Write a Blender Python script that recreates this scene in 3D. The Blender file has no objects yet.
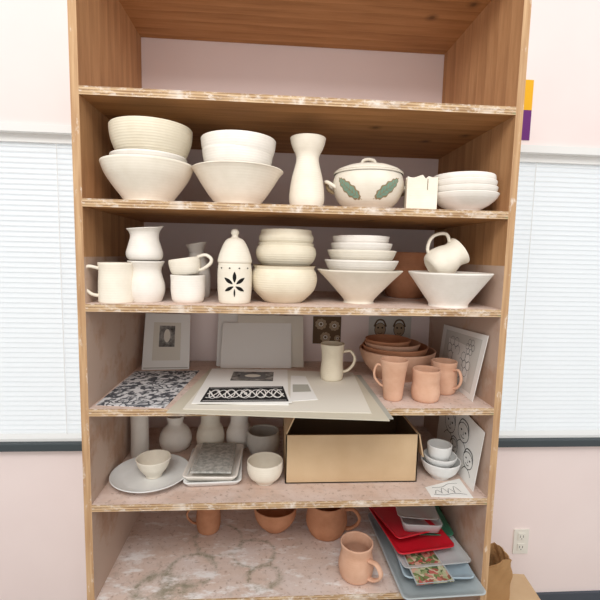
import bpy, bmesh, math, random
from mathutils import Vector, Matrix
random.seed(7)
sc=bpy.context.scene
try: sc.view_settings.view_transform='Standard'
except Exception: pass

# ------------------------------------------------------------ materials
def lin(c):
    return tuple(((v/255)/12.92 if v/255<=.04045 else ((v/255+.055)/1.055)**2.4) for v in c)+(1,)
class NT:
    def __init__(s,name,rough=.6):
        s.m=bpy.data.materials.new(name); s.m.use_nodes=True; s.t=s.m.node_tree
        s.b=s.t.nodes['Principled BSDF']; s.b.inputs['Roughness'].default_value=rough
        s.b.inputs['Specular IOR Level'].default_value=.25
        s.co=None
    def n(s,typ,**k):
        x=s.t.nodes.new(typ)
        for a,v in k.items():
            if a.startswith('i_'): x.inputs[a[2:].replace('_',' ')].default_value=v
            else: setattr(x,a,v)
        return x
    def l(s,a,b): s.t.links.new(a,b)
    def coord(s,scale=(1,1,1),kind='Object'):
        tc=s.n('ShaderNodeTexCoord'); mp=s.n('ShaderNodeMapping'); mp.inputs['Scale'].default_value=scale
        s.l(tc.outputs[kind],mp.inputs['Vector']); return mp.outputs['Vector']
    def noise(s,vec,scale,detail=3,rough=.5):
        x=s.n('ShaderNodeTexNoise'); x.inputs['Scale'].default_value=scale; x.inputs['Detail'].default_value=detail
        x.inputs['Roughness'].default_value=rough; s.l(vec,x.inputs['Vector']); return x.outputs['Fac']
    def ramp(s,fac,stops):
        r=s.n('ShaderNodeValToRGB'); e=r.color_ramp.elements
        while len(e)<len(stops): e.new(.5)
        for i,(p,c) in enumerate(stops): e[i].position=p; e[i].color=c if len(c)==4 else lin(c)
        s.l(fac,r.inputs['Fac']); return r.outputs['Color']
    def mix(s,fac,a,b,mode='MIX'):
        x=s.n('ShaderNodeMix',data_type='RGBA',blend_type=mode)
        for v,i in ((fac,0),(a,6),(b,7)):
            if hasattr(v,'links') or hasattr(v,'is_linked'): s.l(v,x.inputs[i])
            else: x.inputs[i].default_value=v
        return x.outputs[2]
    def math(s,op,a,b=0.0,c=0.0):
        x=s.n('ShaderNodeMath',operation=op)
        for v,i in ((a,0),(b,1),(c,2)):
            if isinstance(v,(int,float)): x.inputs[i].default_value=v
            else: s.l(v,x.inputs[i])
        return x.outputs[0]
    def bump(s,h,strength=.2,dist=.002):
        b=s.n('ShaderNodeBump'); b.inputs['Strength'].default_value=strength; b.inputs['Distance'].default_value=dist
        s.l(h,b.inputs['Height']); s.l(b.outputs['Normal'],s.b.inputs['Normal'])
    def col(s,c):
        if isinstance(c,tuple): s.b.inputs['Base Color'].default_value=c if len(c)==4 else lin(c)
        else: s.l(c,s.b.inputs['Base Color'])

def flat(name,c,rough=.6,**k):
    t=NT(name,rough); t.col(lin(c))
    for a,v in k.items(): t.b.inputs[a.replace('_',' ')].default_value=v
    return t.m

def clay(name,c,c2,rough=.75,rings=.35,spec=.2):
    t=NT(name,rough); v=t.coord()
    f=t.noise(v,14,4,.6)
    base=t.ramp(f,[(.3,c2),(.65,c)])
    oi=t.n('ShaderNodeObjectInfo')
    k=t.math('MULTIPLY_ADD',oi.outputs['Random'],.08,.94)
    hs=t.n('ShaderNodeHueSaturation'); t.l(base,hs.inputs['Color']); t.l(k,hs.inputs['Value'])
    t.col(hs.outputs['Color'])
    w=t.n('ShaderNodeTexWave',bands_direction='Z'); w.inputs['Scale'].default_value=45; w.inputs['Distortion'].default_value=.8
    t.l(v,w.inputs['Vector'])
    h=t.math('ADD',t.math('MULTIPLY',w.outputs['Fac'],rings),t.math('MULTIPLY',t.noise(v,60,3),.3))
    t.bump(h,.35,.0015); t.b.inputs['Specular IOR Level'].default_value=spec
    return t.m
M={}
M['white']=clay('bisque_white',(246,240,232),(236,229,219))
M['cream']=clay('bisque_cream',(238,228,206),(228,216,192),rings=.8)
M['cream2']=clay('bisque_ivory',(242,234,219),(232,223,206))
M['grey']=clay('bisque_grey',(196,190,182),(176,170,162))
M['terra']=clay('terracotta_pale',(222,180,154),(206,160,132))
M['terra2']=clay('terracotta_brown',(198,142,108),(176,120,88))
M['porc']=clay('glazed_white',(238,238,236),(228,228,226),rough=.35,rings=.1,spec=.5)
M['rim']=flat('rim_brown',(120,98,70),.7)
M['dark']=flat('opening_shade_dark',(24,22,20),.9)  # near-black painted for the shade inside holes and slots
M['leafg']=flat('leaf_glaze_green',(122,154,136),.5)
M['leafo']=flat('leaf_outline_brown',(150,130,98),.6)
M['paper']=flat('paper_white',(238,236,232),.7)
M['paper2']=flat('paper_offwhite',(222,216,204),.8)
M['paper3']=flat('paper_pale_grey',(210,208,202),.8)
M['board']=flat('matboard_beige',(200,192,174),.85)
M['board2']=flat('matboard_grey',(172,170,160),.85)
M['ink']=flat('ink_black',(30,30,32),.7)
M['inkg']=flat('ink_grey',(110,108,108),.8)
M['brownp']=flat('print_brown',(104,84,64),.8)
M['tanp']=flat('print_tan',(172,152,128),.8)
M['red']=flat('plastic_red',(206,32,48),.3,Specular_IOR_Level=.5)
M['plgrey']=flat('plastic_grey',(176,184,186),.35,Specular_IOR_Level=.5)
M['plgreen']=flat('plastic_green',(70,140,110),.35,Specular_IOR_Level=.5)
M['plclear']=flat('plastic_clear',(236,240,240),.15,Alpha=.45,Specular_IOR_Level=.6)
M['plblue']=flat('plastic_bluegrey',(168,186,196),.3)
M['trim']=flat('trim_white',(238,238,236),.5)
M['sill']=flat('sill_dark',(70,78,82),.5)
M['basebd']=flat('baseboard_dark',(80,86,96),.6)
M['outlet']=flat('outlet_plastic',(236,232,222),.4)
M['yellow']=flat('poster_yellow',(240,180,40),.7)
M['purple']=flat('poster_purple',(110,50,120),.7)
M['bag']=flat('brown_paper_bag',(172,134,92),.9)

def wood(name,stretch,light,mid,dark,dust=None,dustamt=.5,rings=None,side=False):
    t=NT(name,.65)
    v=t.coord(stretch); vo=t.coord()
    a=t.noise(v,6,8,.65)
    w=t.n('ShaderNodeTexWave',bands_direction='Y' if stretch[0]<stretch[1] else 'X',wave_profile='SAW')
    w.inputs['Scale'].default_value=1.2; w.inputs['Distortion'].default_value=7; w.inputs['Detail'].default_value=3; w.inputs['Detail Scale'].default_value=.8
    t.l(v,w.inputs['Vector'])
    fine=t.noise(t.coord(tuple(q*4 if q>1 else q for q in stretch)),18,4,.6)
    g=t.math('ADD',t.math('MULTIPLY',a,.65),t.math('MULTIPLY',w.outputs['Fac'],.13))
    g=t.math('ADD',g,t.math('MULTIPLY',fine,.22))
    c=t.ramp(g,[(.3,dark),(.5,mid),(.7,light)])
    sep=t.n('ShaderNodeSeparateXYZ'); t.l(vo,sep.inputs[0]); cmb=t.n('ShaderNodeCombineXYZ')
    t.l(sep.outputs[1],cmb.inputs[0 if side else 1]); t.l(sep.outputs[2 if side else 0],cmb.inputs[1 if side else 0])
    vor=t.n('ShaderNodeTexVoronoi',voronoi_dimensions='2D'); vor.inputs['Scale'].default_value=3.6; t.l(cmb.outputs[0],vor.inputs['Vector'])
    sc_=t.n('ShaderNodeSeparateColor'); t.l(vor.outputs['Color'],sc_.inputs[0])
    on=t.math('GREATER_THAN',sc_.outputs[0],.62)
    kr=t.ramp(vor.outputs['Distance'],[(.02,(1,1,1,1)),(.04,(.6,.6,.6,1)),(.10,(0,0,0,1))])
    c=t.mix(t.math('MULTIPLY',kr,t.math('MULTIPLY',on,.8)),c,lin([x*.62 for x in dark]))
    if dust:
        d=t.noise(vo,7,6,.65)
        dm=t.ramp(d,[(.5-dustamt*.35,(1,1,1,1)),(.62,(.35,.35,.35,1))])
        c=t.mix(dm,c,lin(dust))
        if not side:
            sp=t.ramp(t.noise(vo,60,4,.7),[(.56,(0,0,0,1)),(.66,(.75,.75,.75,1))])
            c=t.mix(sp,c,lin((168,142,126)))
            sp2=t.ramp(t.noise(vo,12,6,.7),[(.56,(0,0,0,1)),(.68,(.6,.6,.6,1))])
            c=t.mix(sp2,c,lin((186,170,158)))
    if rings:
        wob=t.math('MULTIPLY',t.math('SUBTRACT',t.noise(vo,7,5,.65),.5),.09)
        for cx,cy,r,wd in rings:
            dx=t.math('SUBTRACT',sep.outputs[0],cx); dy=t.math('SUBTRACT',sep.outputs[1],cy)
            dd=t.math('SQRT',t.math('ADD',t.math('MULTIPLY',dx,dx),t.math('MULTIPLY',dy,dy)))
            dd=t.math('ADD',dd,wob)
            m=t.math('SUBTRACT',1.0,t.math('DIVIDE',t.math('ABSOLUTE',t.math('SUBTRACT',dd,r)),wd*1.6))
            m=t.math('MAXIMUM',m,0.0)
            br=t.ramp(t.noise(vo,15,6,.8),[(.40,(0,0,0,1)),(.6,(1,1,1,1))])
            m=t.math('MULTIPLY',m,br)
            c=t.mix(m,c,lin((148,142,122)))
        ws=t.ramp(t.noise(t.coord((1,2.2,1)),8,7,.7),[(.52,(0,0,0,1)),(.62,(.9,.9,.9,1))])
        c=t.mix(ws,c,lin((242,238,236)))
    t.col(c); t.bump(g,.2,.001)
    return t.m
M['wside']=wood('plywood_side',(1,4,.5),(204,158,114),(184,138,96),(156,112,76),side=True)
M['wside2']=wood('plywood_side_dusty',(1,4,.5),(196,156,128),(178,138,110),(154,114,88),dust=(196,172,156),dustamt=.02,side=True)
M['wunder']=wood('plywood_under',(.5,5,1),(192,144,96),(174,126,80),(144,100,60))
M['wtop']=wood('plywood_dusty_top',(.5,5,1),(210,176,150),(198,160,134),(178,140,112),dust=(230,217,212),dustamt=.9)
M['wtop6']=wood('plywood_stained_top',(.5,5,1),(216,184,162),(206,174,150),(190,154,128),dust=(232,223,221),dustamt=1.1,
   rings=[(-.33,.12,.075,.010),(-.44,.05,.05,.022),(-.13,.19,.07,.007),(-.10,.08,.055,.010),(-.27,.27,.09,.007),(-.36,.03,.03,.03)])
def plyedge():
    t=NT('plywood_edge',.7); vo=t.coord()
    sep=t.n('ShaderNodeSeparateXYZ'); t.l(vo,sep.inputs[0])
    s=t.math('SINE',t.math('MULTIPLY',sep.outputs[2],2*math.pi/.0075))
    n=t.noise(t.coord((2,2,40)),5,3)
    c=t.ramp(t.math('ADD',t.math('MULTIPLY',s,.16),n),[(.3,(150,116,84)),(.6,(200,168,130)),(.8,(218,192,156))])
    d=t.ramp(t.noise(t.coord((1,1,2)),30,6,.8),[(.50,(0,0,0,1)),(.64,(.8,.8,.8,1))])
    c=t.mix(d,c,lin((232,222,212)))
    d2=t.ramp(t.noise(t.coord((1,1,1)),7,3,.6),[(.56,(0,0,0,1)),(.66,(.65,.65,.65,1))])
    c=t.mix(d2,c,lin((236,228,220)))
    gsp=t.ramp(t.noise(t.coord((1,1,2)),9,3,.6),[(.68,(0,0,0,1)),(.73,(.6,.6,.6,1))])
    c=t.mix(gsp,c,lin((120,150,110)))
    t.col(c); return t.m
M['edge']=plyedge()
def vedge():
    t=NT('plywood_side_edge',.7)
    n=t.noise(t.coord((20,2,1)),6,4)
    c=t.ramp(n,[(.3,(172,132,96)),(.7,(206,170,130))])
    d=t.ramp(t.noise(t.coord((3,1,1)),12,5,.7),[(.58,(0,0,0,1)),(.68,(.8,.8,.8,1))])
    t.col(t.mix(d,c,lin((232,220,206)))); return t.m
M['vedge']=vedge()
def wallm():
    t=NT('painted_wall_pink',.85); n=t.noise(t.coord(),3,4)
    t.col(t.ramp(n,[(.3,(244,228,225)),(.7,(248,233,230))])); t.bump(t.noise(t.coord(),150,2),.1,.001); return t.m
M['wall']=wallm()
def cardm():
    t=NT('cardboard',.85); v=t.coord()
    n=t.noise(v,9,4); t.col(t.ramp(n,[(.3,(198,168,132)),(.7,(210,182,146))]))
    w=t.n('ShaderNodeTexWave',bands_direction='X'); w.inputs['Scale'].default_value=60; t.l(v,w.inputs['Vector']); t.bump(w.outputs['Fac'],.15,.0008); return t.m
M['card']=cardm()
M['cardd']=flat('cardboard_shade_and_strip',(96,76,56),.9)  # shade inside the open box put into its colour; also a carton strip
def leafprint():
    t=NT('leaf_block_print',.8); v=t.coord()
    vor=t.n('ShaderNodeTexVoronoi',feature='DISTANCE_TO_EDGE'); vor.inputs['Scale'].default_value=34
    nz=t.n('ShaderNodeTexNoise'); nz.inputs['Scale'].default_value=16; t.l(v,nz.inputs['Vector'])
    vm=t.n('ShaderNodeVectorMath',operation='MULTIPLY_ADD'); t.l(nz.outputs['Color'],vm.inputs[0]); vm.inputs[1].default_value=(.12,.12,.12); t.l(v,vm.inputs[2])
    t.l(vm.outputs[0],vor.inputs['Vector'])
    a=t.ramp(vor.outputs['Distance'],[(.08,(82,84,90)),(.14,(212,212,214))])
    b=t.ramp(t.noise(v,50,4),[(.47,(80,82,88)),(.53,(216,216,218))])
    t.col(t.mix(t.ramp(t.noise(v,12,2),[(.45,(0,0,0,1)),(.55,(1,1,1,1))]),a,b)); return t.m
M['leafprint']=leafprint()
def picm(name,s,stops):
    t=NT(name,.6); t.col(t.ramp(t.noise(t.coord(),s,5,.6),stops)); return t.m
M['pic1']=picm('photo_print',28,[(.35,(52,50,50)),(.5,(120,116,112)),(.65,(170,166,160))])
M['pic2']=picm('tile_texture',70,[(.4,(160,160,154)),(.6,(200,198,192))])
def floral():
    t=NT('floral_print',.5); v=t.coord()
    vor=t.n('ShaderNodeTexVoronoi'); vor.inputs['Scale'].default_value=75; vor.inputs['Randomness'].default_value=1
    nz=t.n('ShaderNodeTexNoise'); nz.inputs['Scale'].default_value=40; t.l(v,nz.inputs['Vector'])
    vm=t.n('ShaderNodeVectorMath',operation='MULTIPLY_ADD'); t.l(nz.outputs['Color'],vm.inputs[0]); vm.inputs[1].default_value=(.04,.04,.04); t.l(v,vm.inputs[2])
    t.l(vm.outputs[0],vor.inputs['Vector'])
    sp=t.n('ShaderNodeSeparateColor'); t.l(vor.outputs['Color'],sp.inputs[0])
    t.col(t.ramp(sp.outputs[0],[(.0,(70,88,60)),(.3,(120,138,84)),(.55,(214,206,180)),(.8,(180,80,76)),(.95,(80,100,66))])); return t.m
M['floral']=floral()
def slat():
    t=NT('blind_slat',.5); t.col(lin((250,252,254)))
    tr=t.n('ShaderNodeBsdfTranslucent'); tr.inputs['Color'].default_value=(.97,.99,1,1)
    mx=t.n('ShaderNodeMixShader'); mx.inputs[0].default_value=.5
    out=t.t.nodes['Material Output']; t.l(t.b.outputs[0],mx.inputs[1]); t.l(tr.outputs[0],mx.inputs[2]); t.l(mx.outputs[0],out.inputs[0]); return t.m
M['slat']=slat()
M['floor']=picm('floor_vinyl',12,[(.4,(150,140,128)),(.6,(164,154,142))])

# ------------------------------------------------------------ mesh builder
def cr(pts,n=6,closed=False):
    P=[Vector(p) for p in pts]; out=[]
    N=len(P); rng=range(N if closed else N-1)
    for i in rng:
        if closed: a,b,c,d=P[(i-1)%N],P[i],P[(i+1)%N],P[(i+2)%N]
        else: a,b,c,d=P[max(i-1,0)],P[i],P[i+1],P[min(i+2,N-1)]
        for k in range(n):
            t=k/n
            out.append(.5*((2*b)+(c-a)*t+(2*a-5*b+4*c-d)*t*t+(3*b-a-3*c+d)*t**3))
    if not closed: out.append(P[-1])
    return out
class MB:
    def __init__(s): s.v=[];s.f=[];s.mi=[];s.sm=[];s.mats=[]
    def mid(s,m):
        m=M[m] if isinstance(m,str) else m
        if m not in s.mats: s.mats.append(m)
        return s.mats.index(m)
    def add(s,vs,fs,m,smooth=True,X=None):
        o=len(s.v); k=s.mid(m)
        s.v+=[(X@Vector(v) if X else Vector(v)) for v in vs]
        for f in fs: s.f.append([o+i for i in f]); s.mi.append(k); s.sm.append(smooth)
    def lathe(s,prof,m,X=None,seg=48,sx=1,sy=1,warp=None):
        vs=[];fs=[];idx=[]
        for r,z in prof:
            if r<1e-5: idx.append([len(vs)]); vs.append((0,0,z))
            else:
                ring=[]
                for k in range(seg):
                    a=2*math.pi*k/seg; ring.append(len(vs)); p=(r*math.cos(a)*sx,r*math.sin(a)*sy,z)
                    if warp: p=warp(p,a)
                    vs.append(p)
                idx.append(ring)
        for i in range(len(idx)-1):
            A,B=idx[i],idx[i+1]
            for k in range(seg):
                k2=(k+1)%seg
                if len(A)==1 and len(B)==1: continue
                if len(A)==1: fs.append([A[0],B[k2],B[k]])
                elif len(B)==1: fs.append([A[k],A[k2],B[0]])
                else: fs.append([A[k],A[k2],B[k2],B[k]])
        s.add(vs,fs,m,True,X)
    def vessel(s,outer,t,m,X=None,inner=None,warp=None,sx=1,sy=1,rimmat=None,floor=None):
        o=[(p.x,p.y) for p in cr([(r,z,0) for r,z in outer],5)]
        z0=o[0][1]
        prof=[(0,z0+.001),(max(o[0][0]-.004,.002),z0)]+o
        s.lathe(prof,m,X,sx=sx,sy=sy,warp=warp)
        r,z=o[-1]
        lip=[(r,z),(r-t*.25,z+t*.35),(r-t*.75,z+t*.35),(r-t,z)]
        s.lathe(lip,rimmat or m,X,sx=sx,sy=sy,warp=warp)
        fz=floor if floor is not None else z0+t*1.3
        inn=[(max(a-t,.003),b) for a,b in reversed(o) if b>fz]
        inn=inn+[(max(inn[-1][0]-.004,.002),fz),(0,fz)]
        s.lathe(inn,inner or m,X,sx=sx,sy=sy,warp=warp)
    def tube(s,pts,ra,rb,m,X=None,seg=10,side=None,closed=False,n=6,taper=0):
        P=cr(pts,n,closed); vs=[];fs=[]; N=len(P)
        for i,p in enumerate(P):
            a=P[(i-1)%N] if (closed or i>0) else P[i]; b=P[(i+1)%N] if (closed or i<N-1) else P[i]
            T=(b-a).normalized(); S=Vector(side) if side else Vector((0,0,1)).cross(T)
            if S.length<1e-4: S=Vector((1,0,0))
            S=(S-T*S.dot(T)).normalized(); U=T.cross(S)
            k=1-taper*i/N
            for j in range(seg):
                w=2*math.pi*j/seg; vs.append(p+S*ra*k*math.cos(w)+U*rb*k*math.sin(w))
        for i in range(N if closed else N-1):
            for j in range(seg):
                a=i*seg+j;b=i*seg+(j+1)%seg;i2=(i+1)%N
                fs.append([a,b,i2*seg+(j+1)%seg,i2*seg+j])
        if not closed: fs.append(list(range(seg))[::-1]); fs.append([(N-1)*seg+j for j in range(seg)])
        s.add(vs,fs,m,True,X)
    def handle(s,ang,r0,z0,r1,z1,out,m,X=None,w=.009,th=.004):
        c,sn=math.cos(ang),math.sin(ang); zm=(z0+z1)/2; h=(z0-z1)
        pr=[(r0-.002,z0),(r0+out*.6,z0+h*.06),(r0+out,z0-h*.28),(max(r0,r1)+out*.86,zm-h*.12),(r1+out*.4,z1+h*.08),(r1-.002,z1)]
        s.tube([(r*c,r*sn,z) for r,z in pr],w,th,m,X,side=(-sn,c,0))
    def box(s,a,b,m,X=None,bev=0):
        x0,y0,z0=a;x1,y1,z1=b
        vs=[(x0,y0,z0),(x1,y0,z0),(x1,y1,z0),(x0,y1,z0),(x0,y0,z1),(x1,y0,z1),(x1,y1,z1),(x0,y1,z1)]
        F=[[0,3,2,1],[4,5,6,7],[0,1,5,4],[1,2,6,5],[2,3,7,6],[3,0,4,7]]
        if isinstance(m,dict):
            names=['bot','top','front','right','back','left']
            for f,nm in zip(F,names): s.add([vs[i] for i in f],[[0,1,2,3]],m.get(nm,m['def']),False,X)
        else: s.add(vs,F,m,False,X)
    def obj(s,name,loc=(0,0,0),rz=0,parent=None,bevel=0,weld=True):
        me=bpy.data.meshes.new(name); me.from_pydata([tuple(v) for v in s.v],[],s.f)
        for m in s.mats: me.materials.append(m)
        for p,k,q in zip(me.polygons,s.mi,s.sm): p.material_index=k; p.use_smooth=q
        me.validate(); 
        o=bpy.data.objects.new(name,me); sc.collection.objects.link(o); o.location=loc; o.rotation_euler=(0,0,rz)
        if weld:
            bm=bmesh.new(); bm.from_mesh(me); bmesh.ops.remove_doubles(bm,verts=bm.verts,dist=1e-5); bmesh.ops.recalc_face_normals(bm,faces=bm.faces); bm.to_mesh(me); bm.free()
        if bevel:
            b=o.modifiers.new('bev','BEVEL'); b.width=bevel; b.segments=2; b.limit_method='ANGLE'
        if parent: o.parent=parent
        return o
def empty(name,loc=(0,0,0)):
    e=bpy.data.objects.new(name,None); sc.collection.objects.link(e); e.location=loc; return e

# ------------------------------------------------------------ room
D=.555; YW=.56; FL=-.45
Z1,Z2,Z3,Z4,Z5,Z6=1.65,1.3584,1.0702,.7672,.4762,.165; ZT=2.0385
def wallblock(mb,x0,x1,z0,z1): mb.box((x0,YW,z0),(x1,YW+.1,z1),'wall')
WL=(-1.75,-.80,.42,1.70); WR=(.90,1.90,.42,1.70)
mb=MB()
wallblock(mb,-3,WL[0],FL,2.8); wallblock(mb,WL[0],WL[1],FL,WL[2]); wallblock(mb,WL[0],WL[1],WL[3],2.8)
wallblock(mb,WL[1],WR[0],FL,2.8)
wallblock(mb,WR[0],WR[1],FL,WR[2]); wallblock(mb,WR[0],WR[1],WR[3],2.8); wallblock(mb,WR[1],3,FL,2.8)
mb.obj('wall_back',weld=False)
mb=MB(); mb.box((-3,-3,FL-.05),(3,YW+.1,FL),'floor'); mb.obj('floor')
for i,(x0,x1,z0,z1) in enumerate((WL,WR)):
    e=empty('window_%d'%(i+1))
    mb=MB(); t=.03
    mb.box((x0,YW-.008,z0),(x0+t,YW+.1,z1),'trim'); mb.box((x1-t,YW-.008,z0),(x1,YW+.1,z1),'trim')
    mb.box((x0,YW-.008,z1-t),(x1,YW+.1,z1),'trim'); mb.box((x0,YW-.008,z0),(x1,YW+.1,z0+.012),'trim')
    mb.obj('window_frame',parent=e)
    mb=MB(); z=z0+.02
    while z<z1-t-.02:
        X=Matrix.Translation((0,YW+.05,z))@Matrix.Rotation(math.radians(58),4,'X')
        mb.box((x0+t+.004,-.0125,-.0006),(x1-t-.004,.0125,.0006),'slat',X); z+=.021
    mb.box((x0+t+.002,YW+.03,z1-t-.03),(x1-t-.002,YW+.07,z1-t),'trim')
    for xx in (x0+.15,x1-.15): mb.box((xx-.001,YW+.036,z0+.01),(xx+.001,YW+.038,z1-t),'trim')
    mb.obj('venetian_blind',parent=e,weld=False)
    mb=MB(); mb.box((x0-.03,YW-.035,z0-.032),(x1+.03,YW+.01,z0),'sill'); mb.obj('trim_%d'%(i+1),bevel=.003)
mb=MB(); mb.box((-3,YW-.014,FL),(3,YW,FL+.10),'basebd'); mb.obj('baseboard_back')
# outlet
mb=MB(); ox,oz=1.095,-.085
mb.box((ox-.036,YW-.006,oz-.06),(ox+.036,YW,oz+.06),'outlet')
for dz in (-.026,.026):
    mb.box((ox-.017,YW-.009,oz+dz-.017),(ox+.017,YW-.005,oz+dz+.017),'outlet')
    for dx in (-.007,.007): mb.box((ox+dx-.0012,YW-.0095,oz+dz-.004),(ox+dx+.0012,YW-.0085,oz+dz+.007),'dark')
    mb.box((ox-.002,YW-.0095,oz+dz-.012),(ox+.002,YW-.0085,oz+dz-.008),'dark')
mb.obj('wall_outlet',bevel=.0015)
mb=MB(); mb.box((.93,YW-.004,1.72),(.985,YW,1.84),'purple'); mb.box((.93,YW-.0045,1.84),(.985,YW,1.96),'yellow'); mb.obj('wall_poster')

# ------------------------------------------------------------ shelf unit
u=empty('wooden_shelf_unit'); T=.022
for nm,x0,x1 in (('side_left',-.622,-.6),('side_right',.6,.622)):
    mb=MB()
    mb.box((x0,0,1.2),(x1,D,ZT+T),{'def':'wside','front':'vedge'})
    mb.box((x0,0,FL),(x1,D,1.2),{'def':'wside2','front':'vedge'})
    mb.obj(nm,parent=u,weld=False)
for i,z in enumerate((ZT+T,Z1,Z2,Z3,Z4,Z5,Z6)):
    mb=MB(); mb.box((-.6,0,-T),(.6,D,0),{'def':'wunder','front':'edge','top':'wtop6' if i==6 else 'wtop','bot':'wunder'})
    mb.obj('shelf_%d'%i,loc=(0,0,z),parent=u,weld=False)
mb=MB(); mb.box((-.6,D-.02,FL),(.6,D,FL+.1),'wunder'); mb.box((-.6,.0,FL),(.6,.02,FL+.1),'wunder'); mb.obj('kick_rails',parent=u)

# ------------------------------------------------------------ pottery helpers
def pot(name,x,y,z,outer,t=.005,m='white',inner=None,h=None,rz=0,warp=None,X=None,rimmat=None,sx=1,sy=1):
    mb=MB(); mb.vessel(outer,t,m,X,inner,warp,sx,sy,rimmat)
    if h:
        for hh in (h if isinstance(h,list) else [h]): mb.handle(*hh[:6],m,X,*(hh[6:]))
    return mb.obj(name,(x,y,z),rz)
def bowlp(r,h,foot,belly=.5,fh=.008):
    return [(foot,0),(foot*.98,fh),(foot+(r-foot)*(.35+.3*belly),h*.32),(foot+(r-foot)*(.72+.2*belly),h*.64),(r,h)]
# --- row 2
x,y=-.452,.10
pot('ceramic_bowl',x,y,Z2,[(.070,0),(.070,.010),(.096,.045),(.119,.080),(.131,.112)],.006,'cream2')
pot('ceramic_bowl',x+.004,y,Z2+.050,bowlp(.108,.082,.055),.006,'white')
pot('ceramic_bowl',x+.012,y,Z2+.112,[(.062,0),(.075,.006),(.096,.026),(.110,.058),(.115,.082),(.116,.102)],.008,'cream')
x,y=-.191,.12
pot('ceramic_bowl',x,y,Z2,[(.068,0),(.068,.010),(.088,.035),(.110,.068),(.129,.098),(.138,.108)],.006,'cream2')
pot('ceramic_bowl',x,y,Z2+.062,bowlp(.106,.100,.05,.8),.006,'white')
pot('ceramic_bowl',x+.002,y,Z2+.110,bowlp(.112,.086,.055,1.0),.007,'white')
pot('ceramic_vase',.02,.12,Z2,[(.043,0),(.049,.008),(.054,.028),(.053,.055),(.047,.095),(.038,.130),(.0345,.150),(.037,.164),(.045,.180),(.051,.196),(.0545,.212)],.005,'cream2')
# casserole
def leafdecal(mb,cth,cz,rfun,size,rot,m,off,wid=.38):
    pts=[]; n=72
    for k in range(n):
        a=2*math.pi*k/n
        lob=1+.13*math.cos(13*a)
        px=math.cos(a)*(1+.02*math.cos(13*a)); py=math.sin(a)*wid*(1-.3*math.cos(a))*lob
        c,s=math.cos(rot),math.sin(rot); pts.append((px*c-py*s,px*s+py*c))
    def S(p):
        z=cz+p[1]*size; R=rfun(z)+off; th=cth+p[0]*size/R; return (R*math.cos(th),R*math.sin(th),z)
    vs=[S((0,0))]
    for q in (.33,.66,1): vs+=[S((p[0]*q,p[1]*q)) for p in pts]
    fs=[[0,1+k,1+(k+1)%n] for k in range(n)]
    for ring in (0,1):
        for k in range(n): a=1+ring*n+k;b=1+ring*n+(k+1)%n; fs.append([a,b,b+n,a+n])
    mb.add(vs,fs,m)
    rib=[S((t*1.1*math.cos(rot),t*1.1*math.sin(rot))) for t in (-1,-.5,0,.5,1)]
    mb.tube(rib,.0010,.0006,'leafo',seg=6)
    if m=='leafg':
        for t in (-.75,-.5,-.25,0,.25,.5):
            for sg in (-1,1):
                c,s=math.cos(rot),math.sin(rot)
                q=[(t,0),(t+.10,sg*.12*(1-.3*t)),(t+.18,sg*.22*(1-.35*t))]
                mb.tube([S((a*c-b*s,a*s+b*c)) for a,b in q],.0007,.0005,'leafo',seg=5)
mb=MB(); prof=[(.066,0),(.068,.008),(.092,.030),(.108,.062),(.111,.085),(.106,.106),(.104,.112)]
mb.vessel(prof,.006,'cream2')
pp=cr([(r,z,0) for r,z in prof],6)
def rf(z):
    for a,b in zip(pp,pp[1:]):
        if a.y<=z<=b.y: return a.x+(b.x-a.x)*(z-a.y)/max(b.y-a.y,1e-6)
    return .104
mb.lathe([(.107,.113),(.109,.116),(.107,.120),(.095,.129),(.07,.139),(.035,.146),(0,.148)],'cream2')
mb.lathe([(.104,.1165),(.1085,.1185),(.104,.1215)],'leafo')
mb.tube([(-.022,0,.143),(-.018,0,.158),(0,0,.163),(.018,0,.158),(.022,0,.143)],.006,.005,'cream2',side=(0,1,0))
for sgn in (-1,1):
    mb.tube([(sgn*.104,-.022,.070),(sgn*.128,-.016,.085),(sgn*.133,0,.088),(sgn*.128,.016,.085),(sgn*.104,.022,.070)],.007,.006,'cream2')
    mb.tube([(sgn*.107,0,.055),(sgn*.125,0,.066),(sgn*.130,0,.083)],.006,.005,'leafo')
for th,rt in ((-136,math.pi+-.75),(-68,.70)):
    leafdecal(mb,math.radians(th),.062,rf,.0455,rt,'leafo',.0006,.37)
    leafdecal(mb,math.radians(th),.062,rf,.0415,rt,'leafg',.0014,.30)
mb.obj('lidded_casserole_dish',(.214,.14,Z2))
# square box
mb=MB(); w=.044;h=.10
def notch(u): return h-.004*math.sin(u*9)-(.010 if .55<u<.7 else 0)
for a,b in (((-w,-w),(w,-w)),((w,-w),(w,w)),((w,w),(-w,w)),((-w,w),(-w,-w))):
    N=10
    for i in range(N):
        u0,u1=i/N,(i+1)/N
        p0=(a[0]+(b[0]-a[0])*u0,a[1]+(b[1]-a[1])*u0);p1=(a[0]+(b[0]-a[0])*u1,a[1]+(b[1]-a[1])*u1)
        q=lambda p,s:(p[0]*s,p[1]*s)
        i0,i1=q(p0,.9),q(p1,.9)
        V=[(*p0,0),(*p1,0),(*p1,notch(u1)),(*p0,notch(u0)),(*i0,0),(*i1,0),(*i1,notch(u1)),(*i0,notch(u0))]
        mb.add(V,[[0,1,2,3],[5,4,7,6],[3,2,6,7]],'cream2',False)
mb.box((-w,-w,0),(w,w,.005),'cream2')
mb.box((w-.03,-w-.0005,h-.04),(w-.028,-w+.001,h-.008),'rim')
mb.obj('square_ceramic_box',(.366,.09,Z2),math.radians(-12))
for k,(zz,r) in enumerate(((0,.098),(.018,.095),(.036,.094),(.053,.090))):
    pot('ceramic_bowl',.497-.002*k,.07,Z2+zz,[(.045,0),(.046,.006),(.072,.022),(.09,.038),(r,.052)],.005,'white')

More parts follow.
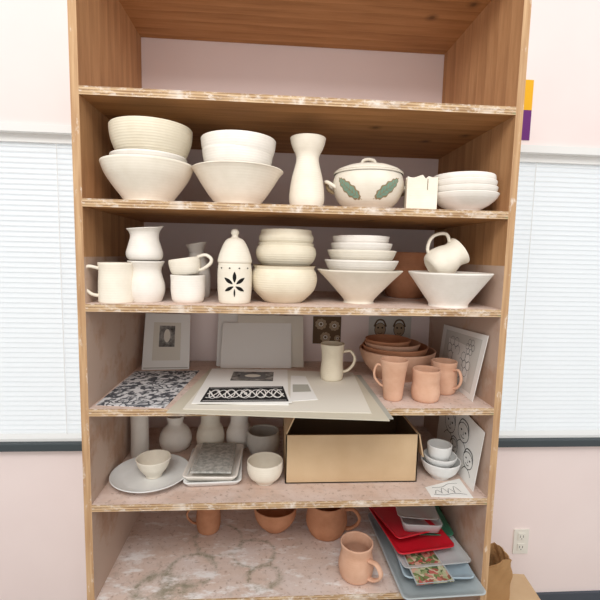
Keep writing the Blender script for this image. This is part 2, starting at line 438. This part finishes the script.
# --- row 3
pot('ceramic_mug',-.532,.052,Z3,[(.048,0),(.050,.008),(.050,.05),(.048,.09),(.050,.113)],.005,'cream2',h=(math.radians(205),.049,.098,.049,.020,.047,.008,.005))
pot('ceramic_cup',-.50,.22,Z3,[(.034,0),(.04,.02),(.041,.09),(.043,.135)],.005,'white')
pot('ceramic_vase',-.456,.08,Z3,[(.042,0),(.045,.006),(.053,.030),(.052,.055),(.044,.084),(.044,.100),(.053,.119)],.005,'white')
def sp(p,a):
    x,y,z=p; k=max(0,(z-.06)/.045)
    c=math.cos(a-math.radians(35)); 
    return (x*(1+.10*k*max(0,c)),y*(1+.10*k*max(0,c)),z+.010*k*max(0,c)**2-.006*k*max(0,-c))
pot('ceramic_pitcher',-.459,.078,Z3+.121,[(.036,0),(.048,.006),(.052,.022),(.046,.045),(.040,.068),(.042,.084),(.050,.096)],.004,'white',warp=sp)
pot('ceramic_mug',-.335,.085,Z3,[(.042,0),(.047,.010),(.050,.035),(.050,.065),(.051,.080)],.005,'white')
Xt=Matrix.Translation((0,0,.006))@Matrix.Rotation(math.radians(-9),4,'Y')
pot('ceramic_mug',-.338,.085,Z3+.074,[(.030,0),(.038,.004),(.045,.02),(.047,.04),(.046,.05)],.005,'cream2',X=Xt,h=(math.radians(-12),.045,.050,.040,.010,.038,.006,.005))
pot('ceramic_bottle',-.335,.23,Z3,[(.04,0),(.045,.02),(.045,.08),(.034,.12),(.024,.14),(.026,.16),(.034,.178)],.004,'white',warp=lambda p,a:(p[0],p[1],p[2]+(.006*math.cos(a) if p[2]>.15 else 0)))
# jar with lid and leaf cut-outs, their inner shade painted as dark patches
mb=MB(); jp=[(.044,0),(.048,.008),(.051,.05),(.051,.095),(.049,.114),(.048,.120)]
mb.vessel(jp,.004,'cream2'); 
mb.lathe([(p.x,p.y) for p in cr([(.047,.119,0),(.051,.124,0),(.049,.136,0),(.042,.158,0),(.033,.178,0),(.024,.190,0),(.012,.196,0),(.009,.202,0),(.012,.210,0),(.008,.219,0),(.0,.222,0)],5)],'cream2')
def cut(th,cz,L,W,ang):
    pts=[];n=20;vs=[]
    for k in range(n):
        a=2*math.pi*k/n; u=math.cos(a)*L; v=math.sin(a)*W*(1-abs(math.cos(a))**2.2*.6)
        c,s=math.cos(ang),math.sin(ang); pts.append((u*c-v*s,u*s+v*c))
    S=lambda p:(.0517*math.cos(th+p[0]/.0517),.0517*math.sin(th+p[0]/.0517),cz+p[1])
    vs=[S((0,0))]+[S(p) for p in pts]
    mb.add(vs,[[0,1+k,1+(k+1)%n] for k in range(n)],'dark')
c0=math.radians(-86)
for dx,dz,L,W,a in ((0,.024,.016,.0055,90),(.018,.013,.016,.0055,35),(-.018,.013,.016,.0055,145),(.016,-.010,.015,.005,-28),(-.016,-.010,.015,.005,208),(0,-.022,.012,.0025,90)):
    cut(c0+dx/.0517,.056+dz,L,W,math.radians(a))
for k in range(8): cut(c0+(k-3.5)*.55,.106,.003,.0022,0)
mb.obj('lidded_ceramic_jar',(-.195,.08,Z3))
pot('ceramic_pot',-.045,.135,Z3,[(.058,0),(.070,.010),(.096,.038),(.105,.068),(.102,.092),(.095,.104),(.099,.114)],.006,'cream',rimmat='rim')
pot('ceramic_pot',-.040,.135,Z3+.098,[(.055,0),(.070,.012),(.088,.032),(.095,.052),(.092,.070),(.086,.078),(.088,.084)],.006,'cream',rimmat='cream')
pot('ceramic_pot',-.040,.135,Z3+.160,[(.050,0),(.066,.010),(.082,.026),(.086,.042),(.080,.054),(.079,.063)],.006,'cream',rimmat='cream')
x,y=.198,.14
pot('ceramic_bowl',x,y,Z3,[(.050,0),(.049,.010),(.075,.040),(.108,.075),(.137,.104)],.006,'cream2')
pot('ceramic_bowl',x+.004,y,Z3+.058,bowlp(.118,.077,.045,.4),.006,'white')
pot('ceramic_bowl',x+.004,y,Z3+.094,bowlp(.110,.072,.045,.5),.005,'cream2')
pot('ceramic_bowl',x+.002,y,Z3+.124,bowlp(.098,.064,.042,.7),.005,'white')
pot('ceramic_bowl',x,y,Z3+.150,bowlp(.090,.060,.040,.9),.005,'white')
pot('ceramic_bowl',.468,.075,Z3,[(.060,0),(.060,.010),(.078,.036),(.102,.070),(.126,.104)],.006,'white')
Xt=Matrix.Translation((0,0,.0))@Matrix.Rotation(math.radians(55),4,'Y')@Matrix.Translation((0,0,-.05))
pot('ceramic_pitcher',.452,.08,Z3+.142,[(.036,0),(.046,.008),(.052,.03),(.046,.062),(.040,.08),(.046,.104)],.005,'cream2',X=Xt,h=(math.radians(180),.042,.092,.046,.018,.040,.007,.005))
pot('terracotta_bowl',.42,.36,Z3,[(.06,0),(.07,.01),(.095,.06),(.105,.12),(.108,.165)],.007,'terra2')

# --- sheets
class Sheet:
    def __init__(s,A,B,C,Dd,th,m,mb=None):
        s.c=[Vector(p) for p in (A,B,C,Dd)]; s.mb=mb or MB()
        s.n=(s.c[1]-s.c[0]).cross(s.c[3]-s.c[0]).normalized(); s.th=th
        A,B,C,Dd=s.c; n=s.n*th
        s.mb.add([A,B,C,Dd,A+n,B+n,C+n,Dd+n],[[3,2,1,0],[4,5,6,7],[0,1,5,4],[1,2,6,5],[2,3,7,6],[3,0,4,7]],m,False)
    def P(s,u,v,off=.0004):
        A,B,C,Dd=s.c; return (A*(1-u)+B*u)*(1-v)+(Dd*(1-u)+C*u)*v+s.n*(s.th+off)
    def rect(s,u0,v0,u1,v1,m,off=.0004):
        s.mb.add([s.P(u0,v0,off),s.P(u1,v0,off),s.P(u1,v1,off),s.P(u0,v1,off)],[[0,1,2,3]],m,False)
    def ribbon(s,pts,w,m,off=.0008,closed=False,n=4):
        P=[s.P(p.x,p.y,off) for p in cr([(a,b,0) for a,b in pts],n,closed)]; N=len(P); vs=[];fs=[]
        for i,p in enumerate(P):
            a=P[(i-1)%N] if (closed or i) else p; b=P[(i+1)%N] if (closed or i<N-1) else p
            S=(b-a).normalized().cross(s.n)*w*.5; vs+=[p+S,p-S]
        for i in range(N if closed else N-1):
            j=(i+1)%N; fs.append([2*i,2*i+1,2*j+1,2*j])
        s.mb.add(vs,fs,m,False)
    def ell(s,u,v,a,b,m,off=.0006,n=20):
        vs=[s.P(u,v,off)]+[s.P(u+a*math.cos(2*math.pi*k/n),v+b*math.sin(2*math.pi*k/n),off) for k in range(n)]
        s.mb.add(vs,[[0,1+k,1+(k+1)%n] for k in range(n)],m,False)
    def oring(s,u,v,a,b,w,m,off=.0008): s.ribbon([(u+a*math.cos(k*math.pi/4),v+b*math.sin(k*math.pi/4)) for k in range(8)],w,m,off,True)
    def flower(s,u,v,r,m,w=.0015,asp=1.5):
        for k in range(6):
            a=k*math.pi/3; s.oring(u+r*.6*math.cos(a),v+r*.6*asp*math.sin(a),r*.32,r*.32*asp,w,m)
        s.oring(u,v,r*.28,r*.28*asp,w,m)
    def obj(s,name): return s.mb.obj(name,weld=False)
# --- row 4
z=Z4
s=Sheet((-.592,.03,z),(-.388,.006,z),(-.355,.40,z),(-.592,.385,z),.002,'leafprint'); s.obj('leaf_block_print')
zb=z
for i,(q,m,t) in enumerate((([(-.362,-.035),(.262,-.085),(.26,.34),(-.315,.395)],'board2',.003),([(-.372,-.043),(.245,-.107),(.240,.33),(-.316,.406)],'board',.003),([(-.33,-.025),(.205,-.06),(.232,.35),(-.29,.41)],'paper2',.003))):
    s=Sheet(*[(a,b,zb) for a,b in q],t,m); s.obj('mat_board'); zb+=t+.0005
s=Sheet((-.312,.012,zb),(-.028,-.002,zb),(-.018,.375,zb),(-.305,.385,zb),.003,'paper')
s.rect(.30,.60,.82,.90,'pic1'); s.rect(.40,.66,.72,.86,'inkg',.0007); s.ell(.56,.76,.10,.05,'paper2',.001); s.obj('matted_photo_print')
s=Sheet((-.022,.03,zb),(.063,.045,zb),(.045,.29,zb),(-.008,.30,zb),.002,'paper'); s.rect(.1,.3,.9,.6,'board2'); s.obj('paper_sheet')
zb2=zb+.0036
s=Sheet((-.297,.002,zb2),(-.018,.006,zb2),(-.034,.172,zb2),(-.288,.158,zb2),.002,'paper')
s.rect(.03,.06,.97,.94,'ink')
for v in (.12,.88): s.ribbon([(.05,v),(.35,v),(.65,v),(.95,v)],.0025,'paper')
for ph in (0,2.09,4.19):
    s.ribbon([(.06+.88*k/40,.5+.22*math.sin(k/40*math.pi*6+ph)) for k in range(41)],.0048,'paper',.0008+ph*.0001,n=2)
for k in range(5):
    s.oring(.14+.18*k,.5,.055,.26,.0035,'paper',.0013)
s.ell(.5,.5,.02,.08,'paper',.0015)
s.obj('celtic_knot_print')
s=Sheet((-.574,.41,z),(-.398,.425,z),(-.405,.49,z+.205),(-.574,.475,z+.21),.006,'paper')
s.ribbon([(.03,.03),(.97,.03)],.003,'board2',n=1)
s.rect(.20,.16,.80,.84,'paper2'); s.rect(.33,.40,.67,.78,'pic1',.0007); s.ell(.5,.6,.07,.12,'paper2',.001); s.obj('matted_portrait_print')
for i,(x0,x1,hh,y0) in enumerate(((-.30,-.05,.205,.47),(-.22,.05,.20,.455),(-.28,.0,.17,.44))):
    s=Sheet((x0,y0,z),(x1,y0+.005,z),(x1,.54-.012*i,z+hh),(x0,.54-.012*i,z+hh),.0015,'paper' if i!=1 else 'paper2'); s.obj('loose_paper_sheet')
yb=YW-.002
s=Sheet((.095,yb,.845),(.215,yb,.845),(.215,yb,.962),(.095,yb,.962),.001,'brownp')
for (uu,v,r) in ((.28,.72,.24),(.76,.66,.22),(.45,.24,.22),(.88,.2,.14)):
    r=min(r,.24)
    for k in range(9):
        a=k*2*math.pi/9
        cu,cv=uu+r*.62*math.cos(a),v+r*.62*math.sin(a)
        if .04<cu<.96 and .04<cv<.96: s.ell(cu,cv,r*.26,r*.26,'tanp',.0006+.00003*k,10)
    s.ell(uu,v,r*.36,r*.36,'paper2',.0011); s.ell(uu,v,r*.2,r*.2,'brownp',.0014)
s.obj('flower_poster')
s=Sheet((.335,yb,.868),(.52,yb,.868),(.52,yb,.965),(.335,yb,.965),.001,'paper3')
for uu in (.27,.72):
    s.ell(uu,.42,.13,.30,'tanp'); s.oring(uu,.42,.13,.30,.002,'ink'); s.ribbon([(uu-.14,.55),(uu-.08,.8),(uu,.86),(uu+.08,.8),(uu+.14,.55)],.007,'brownp')
    for e in (-.05,.05): s.ell(uu+e,.5,.022,.04,'ink',.001)
    s.ribbon([(uu-.05,.28),(uu,.22),(uu+.05,.28)],.002,'ink')
s.obj('faces_poster')
# leaning print right side
s=Sheet((.575,.385,z),(.560,.055,z),(.592,.045,z+.215),(.594,.385,z+.195),.0015,'paper')
s.rect(.10,.08,.92,.92,'paper3')
for a,b,r in ((.35,.62,.17),(.66,.45,.15),(.42,.28,.12),(.72,.75,.10)): s.flower(a,b,r,'inkg')
s.ribbon([(.35,.5),(.4,.25),(.5,.1)],.0015,'inkg'); s.ribbon([(.66,.3),(.6,.2),(.5,.1)],.0015,'inkg')
s.obj('flower_line_drawing')
pot('ceramic_mug',.138,.27,zb+.0,[(.037,0),(.040,.006),(.041,.03),(.039,.055),(.038,.08),(.040,.105),(.043,.128)],.004,'cream',h=(math.radians(-8),.040,.100,.041,.028,.040,.007,.005))
pot('terracotta_bowl',.393,.33,z,[(.075,0),(.082,.010),(.115,.045),(.134,.08),(.141,.108)],.007,'terra')
pot('terracotta_bowl',.385,.335,z+.025,[(.06,0),(.07,.01),(.10,.045),(.115,.075),(.122,.096)],.006,'terra2')
pot('terracotta_bowl',.375,.34,z+.045,[(.055,0),(.06,.01),(.085,.045),(.098,.07),(.104,.088)],.006,'terra')
pot('terracotta_bowl',.36,.345,z+.065,[(.045,0),(.05,.01),(.07,.04),(.08,.06),(.085,.078)],.006,'terra2')
pot('terracotta_mug',.309,.085,z,[(.027,0),(.030,.006),(.033,.04),(.037,.08),(.042,.112),(.045,.128)],.004,'terra',h=(math.radians(165),.039,.105,.033,.040,.022,.006,.004))
pot('terracotta_mug',.412,.076,z,[(.036,0),(.042,.008),(.045,.03),(.042,.055),(.043,.075),(.044,.10)],.004,'terra',rimmat='terra')
pot('terracotta_mug',.500,.150,z,[(.034,0),(.041,.008),(.045,.035),(.044,.07),(.041,.085),(.043,.108)],.004,'terra',h=(math.radians(-60),.042,.085,.044,.025,.026,.006,.004))

# --- row 5
z=Z5
pot('ceramic_cylinder',-.555,.31,z,[(.031,0),(.032,.01),(.031,.08),(.031,.16)],.005,'white')
pot('ceramic_bottle',-.440,.37,z,[(.045,0),(.055,.012),(.060,.04),(.050,.07),(.034,.088),(.028,.10),(.034,.125)],.004,'white')
pot('ceramic_bottle',-.310,.38,z,[(.040,0),(.050,.015),(.053,.045),(.046,.075),(.036,.095),(.037,.14)],.004,'cream2')
pot('ceramic_bottle',-.200,.39,z,[(.040,0),(.048,.015),(.050,.05),(.040,.08),(.034,.095),(.036,.14)],.004,'white')
pot('ceramic_platter',-.470,.145,z,[(.085,0),(.088,.006),(.100,.010),(.115,.016),(.126,.024)],.005,'porc')
pot('ceramic_bowl',-.462,.15,z+.0075,[(.026,0),(.028,.008),(.044,.03),(.051,.046),(.056,.062)],.004,'cream2')
def sqtray(name,cx,cy,z0,hx,hy,h,rz,m,top=None,flare=1.12,thk=.004):
    mb=MB(); N=10
    def ring(a,b,zz,rc=.018):
        out=[]
        for (sx,sy,st) in ((1,1,0),(-1,1,90),(-1,-1,180),(1,-1,270)):
            for k in range(5):
                w=math.radians(st+k*22.5); out.append((sx*(a-rc)+rc*math.cos(w),sy*(b-rc)+rc*math.sin(w),zz))
        return out
    R=[ring(hx*.92/flare,hy*.92/flare,0),ring(hx/flare,hy/flare,h*.15),ring(hx,hy,h*.9),ring(hx,hy,h),ring(hx-thk,hy-thk,h),ring(hx/flare-thk,hy/flare-thk,h*.3+.002),ring(hx*.9/flare-thk,hy*.9/flare-thk,thk)]
    vs=[p for r in R for p in r]; n=20; fs=[list(range(n))[::-1]]
    for i in range(len(R)-1):
        for k in range(n): fs.append([i*n+k,i*n+(k+1)%n,(i+1)*n+(k+1)%n,(i+1)*n+k])
    fs.append([(len(R)-1)*n+k for k in range(n)]); mb.add(vs,fs,m)
    if top: top(mb)
    return mb.obj(name,(cx,cy,z0),rz)
sqtray('square_ceramic_tray',-.268,.20,z,.092,.125,.022,math.radians(3),'porc')
sqtray('square_ceramic_tray',-.268,.205,z+.012,.088,.12,.022,math.radians(-2),'white')
s=Sheet((-.335,.11,z+.0345),(-.205,.105,z+.0345),(-.205,.315,z+.0345),(-.328,.32,z+.0345),.006,'pic2'); s.ribbon([(.05,.05),(.95,.05),(.95,.95),(.05,.95)],.003,'grey',closed=True,n=1); s.obj('textured_ceramic_tile')
pot('ceramic_cup',-.105,.305,z,[(.040,0),(.046,.008),(.058,.035),(.061,.062),(.058,.092)],.005,'grey')
pot('ceramic_bowl',-.096,.118,z,[(.030,0),(.032,.006),(.050,.022),(.058,.045),(.058,.072)],.004,'cream2')
# cardboard box (open)
mb=MB(); x0,x1,y0,y1,h=-.030,.408,.10,.34,.164; t=.004
mb.box((x0,y0,0),(x1,y1,t),'card')
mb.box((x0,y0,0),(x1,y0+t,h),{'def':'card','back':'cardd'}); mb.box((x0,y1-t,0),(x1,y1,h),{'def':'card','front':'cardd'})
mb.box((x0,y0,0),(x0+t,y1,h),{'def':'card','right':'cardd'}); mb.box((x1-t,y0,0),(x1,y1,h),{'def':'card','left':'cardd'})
X=Matrix.Translation((0,y1,h))@Matrix.Rotation(math.radians(-150),4,'X'); mb.box((x0,0,0),(x1,t,.10),'card',X)
X=Matrix.Translation((x1,0,h))@Matrix.Rotation(math.radians(168),4,'Y'); mb.box((-t,y0,0),(0,y1,.08),'card',X)
X=Matrix.Translation((x0,0,h))@Matrix.Rotation(math.radians(24),4,'Y'); mb.box((0,y0+.01,0),(t,y1-.01,.075),'card',X)
mb.obj('cardboard_box',(0,0,z))
pot('ceramic_bowl',.502,.135,z,[(.030,0),(.033,.006),(.052,.024),(.062,.045),(.066,.06)],.004,'porc')
pot('ceramic_bowl',.500,.137,z+.030,[(.026,0),(.03,.006),(.045,.022),(.052,.035),(.055,.046)],.004,'porc')
pot('ceramic_cup',.497,.140,z+.052,[(.024,0),(.028,.006),(.036,.024),(.039,.04),(.041,.06)],.004,'porc')
s=Sheet((.578,.36,z),(.572,.035,z),(.594,.03,z+.20),(.594,.36,z+.235),.0015,'paper')
def face(s,u,v,a,b,w=.0022):
    s.oring(u,v,a,b,w,'ink'); s.ribbon([(u-a,v+b*.3),(u-a*.5,v+b*1.25),(u+a*.6,v+b*1.2),(u+a,v+b*.2)],w*1.6,'ink')
    for e in (-.4,.4): s.ell(u+a*e,v+b*.15,a*.13,b*.10,'ink')
    s.ribbon([(u-a*.35,v-b*.45),(u,v-b*.6),(u+a*.35,v-b*.45)],w,'ink'); s.ribbon([(u,v+b*.1),(u+a*.12,v-b*.2),(u-a*.05,v-b*.22)],w*.7,'ink')
    s.ribbon([(u-a*.9,v-b*1.6),(u-a*.4,v-b*1.05),(u+a*.4,v-b*1.05),(u+a,v-b*1.6)],w,'ink')
face(s,.30,.62,.13,.16); face(s,.62,.68,.12,.15); face(s,.80,.35,.10,.13); face(s,.46,.32,.09,.12,.0018)
s.obj('ink_illustration_print')
s=Sheet((.425,.012,z),(.555,.000,z),(.562,.115,z),(.425,.065,z),.0012,'paper')
for k in range(4): s.ribbon([(.15+.16*k,.25),(.22+.16*k,.55+.1*(k%2)),(.32+.16*k,.3)],.0018,'inkg')
s.ribbon([(.1,.2),(.35,.14),(.6,.24),(.9,.16)],.002,'inkg'); s.ribbon([(.15,.8),(.4,.72),(.6,.84),(.85,.78)],.0018,'inkg'); s.obj('illustration_leaflet')

# --- row 6
z=Z6
pot('terracotta_mug',-.31,.33,z,[(.036,0),(.042,.008),(.046,.04),(.044,.08),(.046,.115)],.004,'terra2',h=(math.radians(190),.044,.09,.044,.03,.035,.006,.004))
pot('terracotta_bowl',-.055,.33,z,[(.035,0),(.045,.008),(.065,.03),(.078,.055),(.084,.095)],.005,'terra2')
pot('terracotta_pot',.14,.30,z,[(.055,0),(.065,.01),(.078,.045),(.075,.085),(.070,.125)],.005,'terra2',h=(math.radians(-20),.072,.105,.074,.03,.052,.009,.006))
pot('terracotta_mug',.210,.078,z,[(.042,0),(.052,.008),(.058,.04),(.054,.07),(.050,.09),(.054,.118)],.005,'terra',h=(math.radians(-50),.052,.080,.054,.020,.046,.010,.005))
sqtray('plastic_tray',.455,.16,z,.135,.215,.028,math.radians(2),'plgrey')
sqtray('plastic_tray',.475,.19,z+.020,.115,.19,.026,math.radians(-3),'plblue')
sqtray('plastic_lid',.46,.21,z+.046,.12,.175,.014,math.radians(5),'plclear')
s=Sheet((.378,-.03,z+.048),(.50,-.02,z+.048),(.485,.115,z+.05),(.375,.11,z+.05),.004,'floral'); s.ribbon([(0,0),(1,0),(1,1),(0,1)],.006,'plgrey',closed=True,n=1); s.obj('floral_trivet')
sqtray('plastic_tray',.425,.235,z+.064,.105,.165,.022,math.radians(9),'red')
sqtray('plastic_lid',.52,.30,z+.064,.07,.14,.012,math.radians(-4),'plgreen')
sqtray('plastic_tray',.40,.26,z+.090,.085,.14,.016,math.radians(16),'red')
sqtray('plastic_container',.465,.24,z+.094,.07,.11,.04,math.radians(-6),'plclear')
sqtray('plastic_lid',.46,.25,z+.136,.072,.10,.010,math.radians(-10),'plclear')
# clutter beside shelf on floor
mb=MB(); mb.box((0,0,0),(.30,.28,.34),'card'); mb.box((0,-.001,.15),(.30,0,.17),'cardd'); 
X=Matrix.Translation((0,0,.34))@Matrix.Rotation(math.radians(25),4,'X'); mb.box((0,-.11,0),(.30,0,.004),'card',X)
mb.obj('storage_carton',(.68,.14,FL),math.radians(-6))
# crumpled paper bag standing on the carton
mb=MB(); n=32; vs=[];fs=[];H=12
def sq(a,rx,ry):
    c,s_=math.cos(a),math.sin(a); k=1/max(abs(c),abs(s_))**.75; return c*k*rx,s_*k*ry
for side in (0,1):
    for i in range(H+1):
        zz=i/H
        for k in range(n):
            a=2*math.pi*k/n; X_,Y_=sq(a,.085-.004*side,.055-.004*side); j=.006*math.sin(5*a+zz*9)*zz+.004*math.sin(11*a-zz*14)*zz
            vs.append((X_*(1+j*8),Y_*(1+j*10),zz*.17+(.008*math.sin(4*a) if i==H else 0)))
for side in (0,1):
    o=side*(H+1)*n
    for i in range(H):
        for k in range(n): fs.append([o+i*n+k,o+i*n+(k+1)%n,o+(i+1)*n+(k+1)%n,o+(i+1)*n+k])
o=(H+1)*n
for k in range(n): fs.append([H*n+k,H*n+(k+1)%n,o+H*n+(k+1)%n,o+H*n+k])
fs.append(list(range(n))[::-1])
mb.add(vs,fs,'bag',False); mb.obj('paper_bag',(.78,.29,FL+.341),.2)

# ------------------------------------------------------------ light
w=bpy.data.worlds.new('World'); sc.world=w; w.use_nodes=True
bg=w.node_tree.nodes['Background']; bg.inputs[0].default_value=(1,.992,.978,1); bg.inputs[1].default_value=.93
def area(name,loc,tgt,size,sy,power,col):
    l=bpy.data.lights.new(name,'AREA'); l.shape='RECTANGLE'; l.size=size; l.size_y=sy; l.energy=power; l.color=col
    o=bpy.data.objects.new(name,l); sc.collection.objects.link(o); o.location=loc
    o.rotation_euler=(Vector(tgt)-Vector(loc)).to_track_quat('-Z','Y').to_euler()
area('added_front_light',(-.3,-2.0,2.9),(0,.3,1.0),1.6,.9,46,(1,.98,.95))  # added soft area lamp, high in front of the shelf, for extra light

# ------------------------------------------------------------ camera
cam=bpy.data.cameras.new('camera'); co=bpy.data.objects.new('camera',cam); sc.collection.objects.link(co)
yaw,pit,rol=.0694,.1057,.023
F=Vector((math.sin(yaw)*math.cos(pit),math.cos(yaw)*math.cos(pit),-math.sin(pit)))
R=Vector((math.cos(yaw),-math.sin(yaw),0)); U=R.cross(F)
R2=R*math.cos(rol)+U*math.sin(rol); U2=U*math.cos(rol)-R*math.sin(rol)
m=Matrix((R2,U2,-F)).transposed().to_4x4(); m.translation=Vector((-.085,-1.198,1.2174))
co.matrix_world=m; cam.sensor_width=36; cam.lens=25.2; cam.clip_start=.02
sc.camera=co
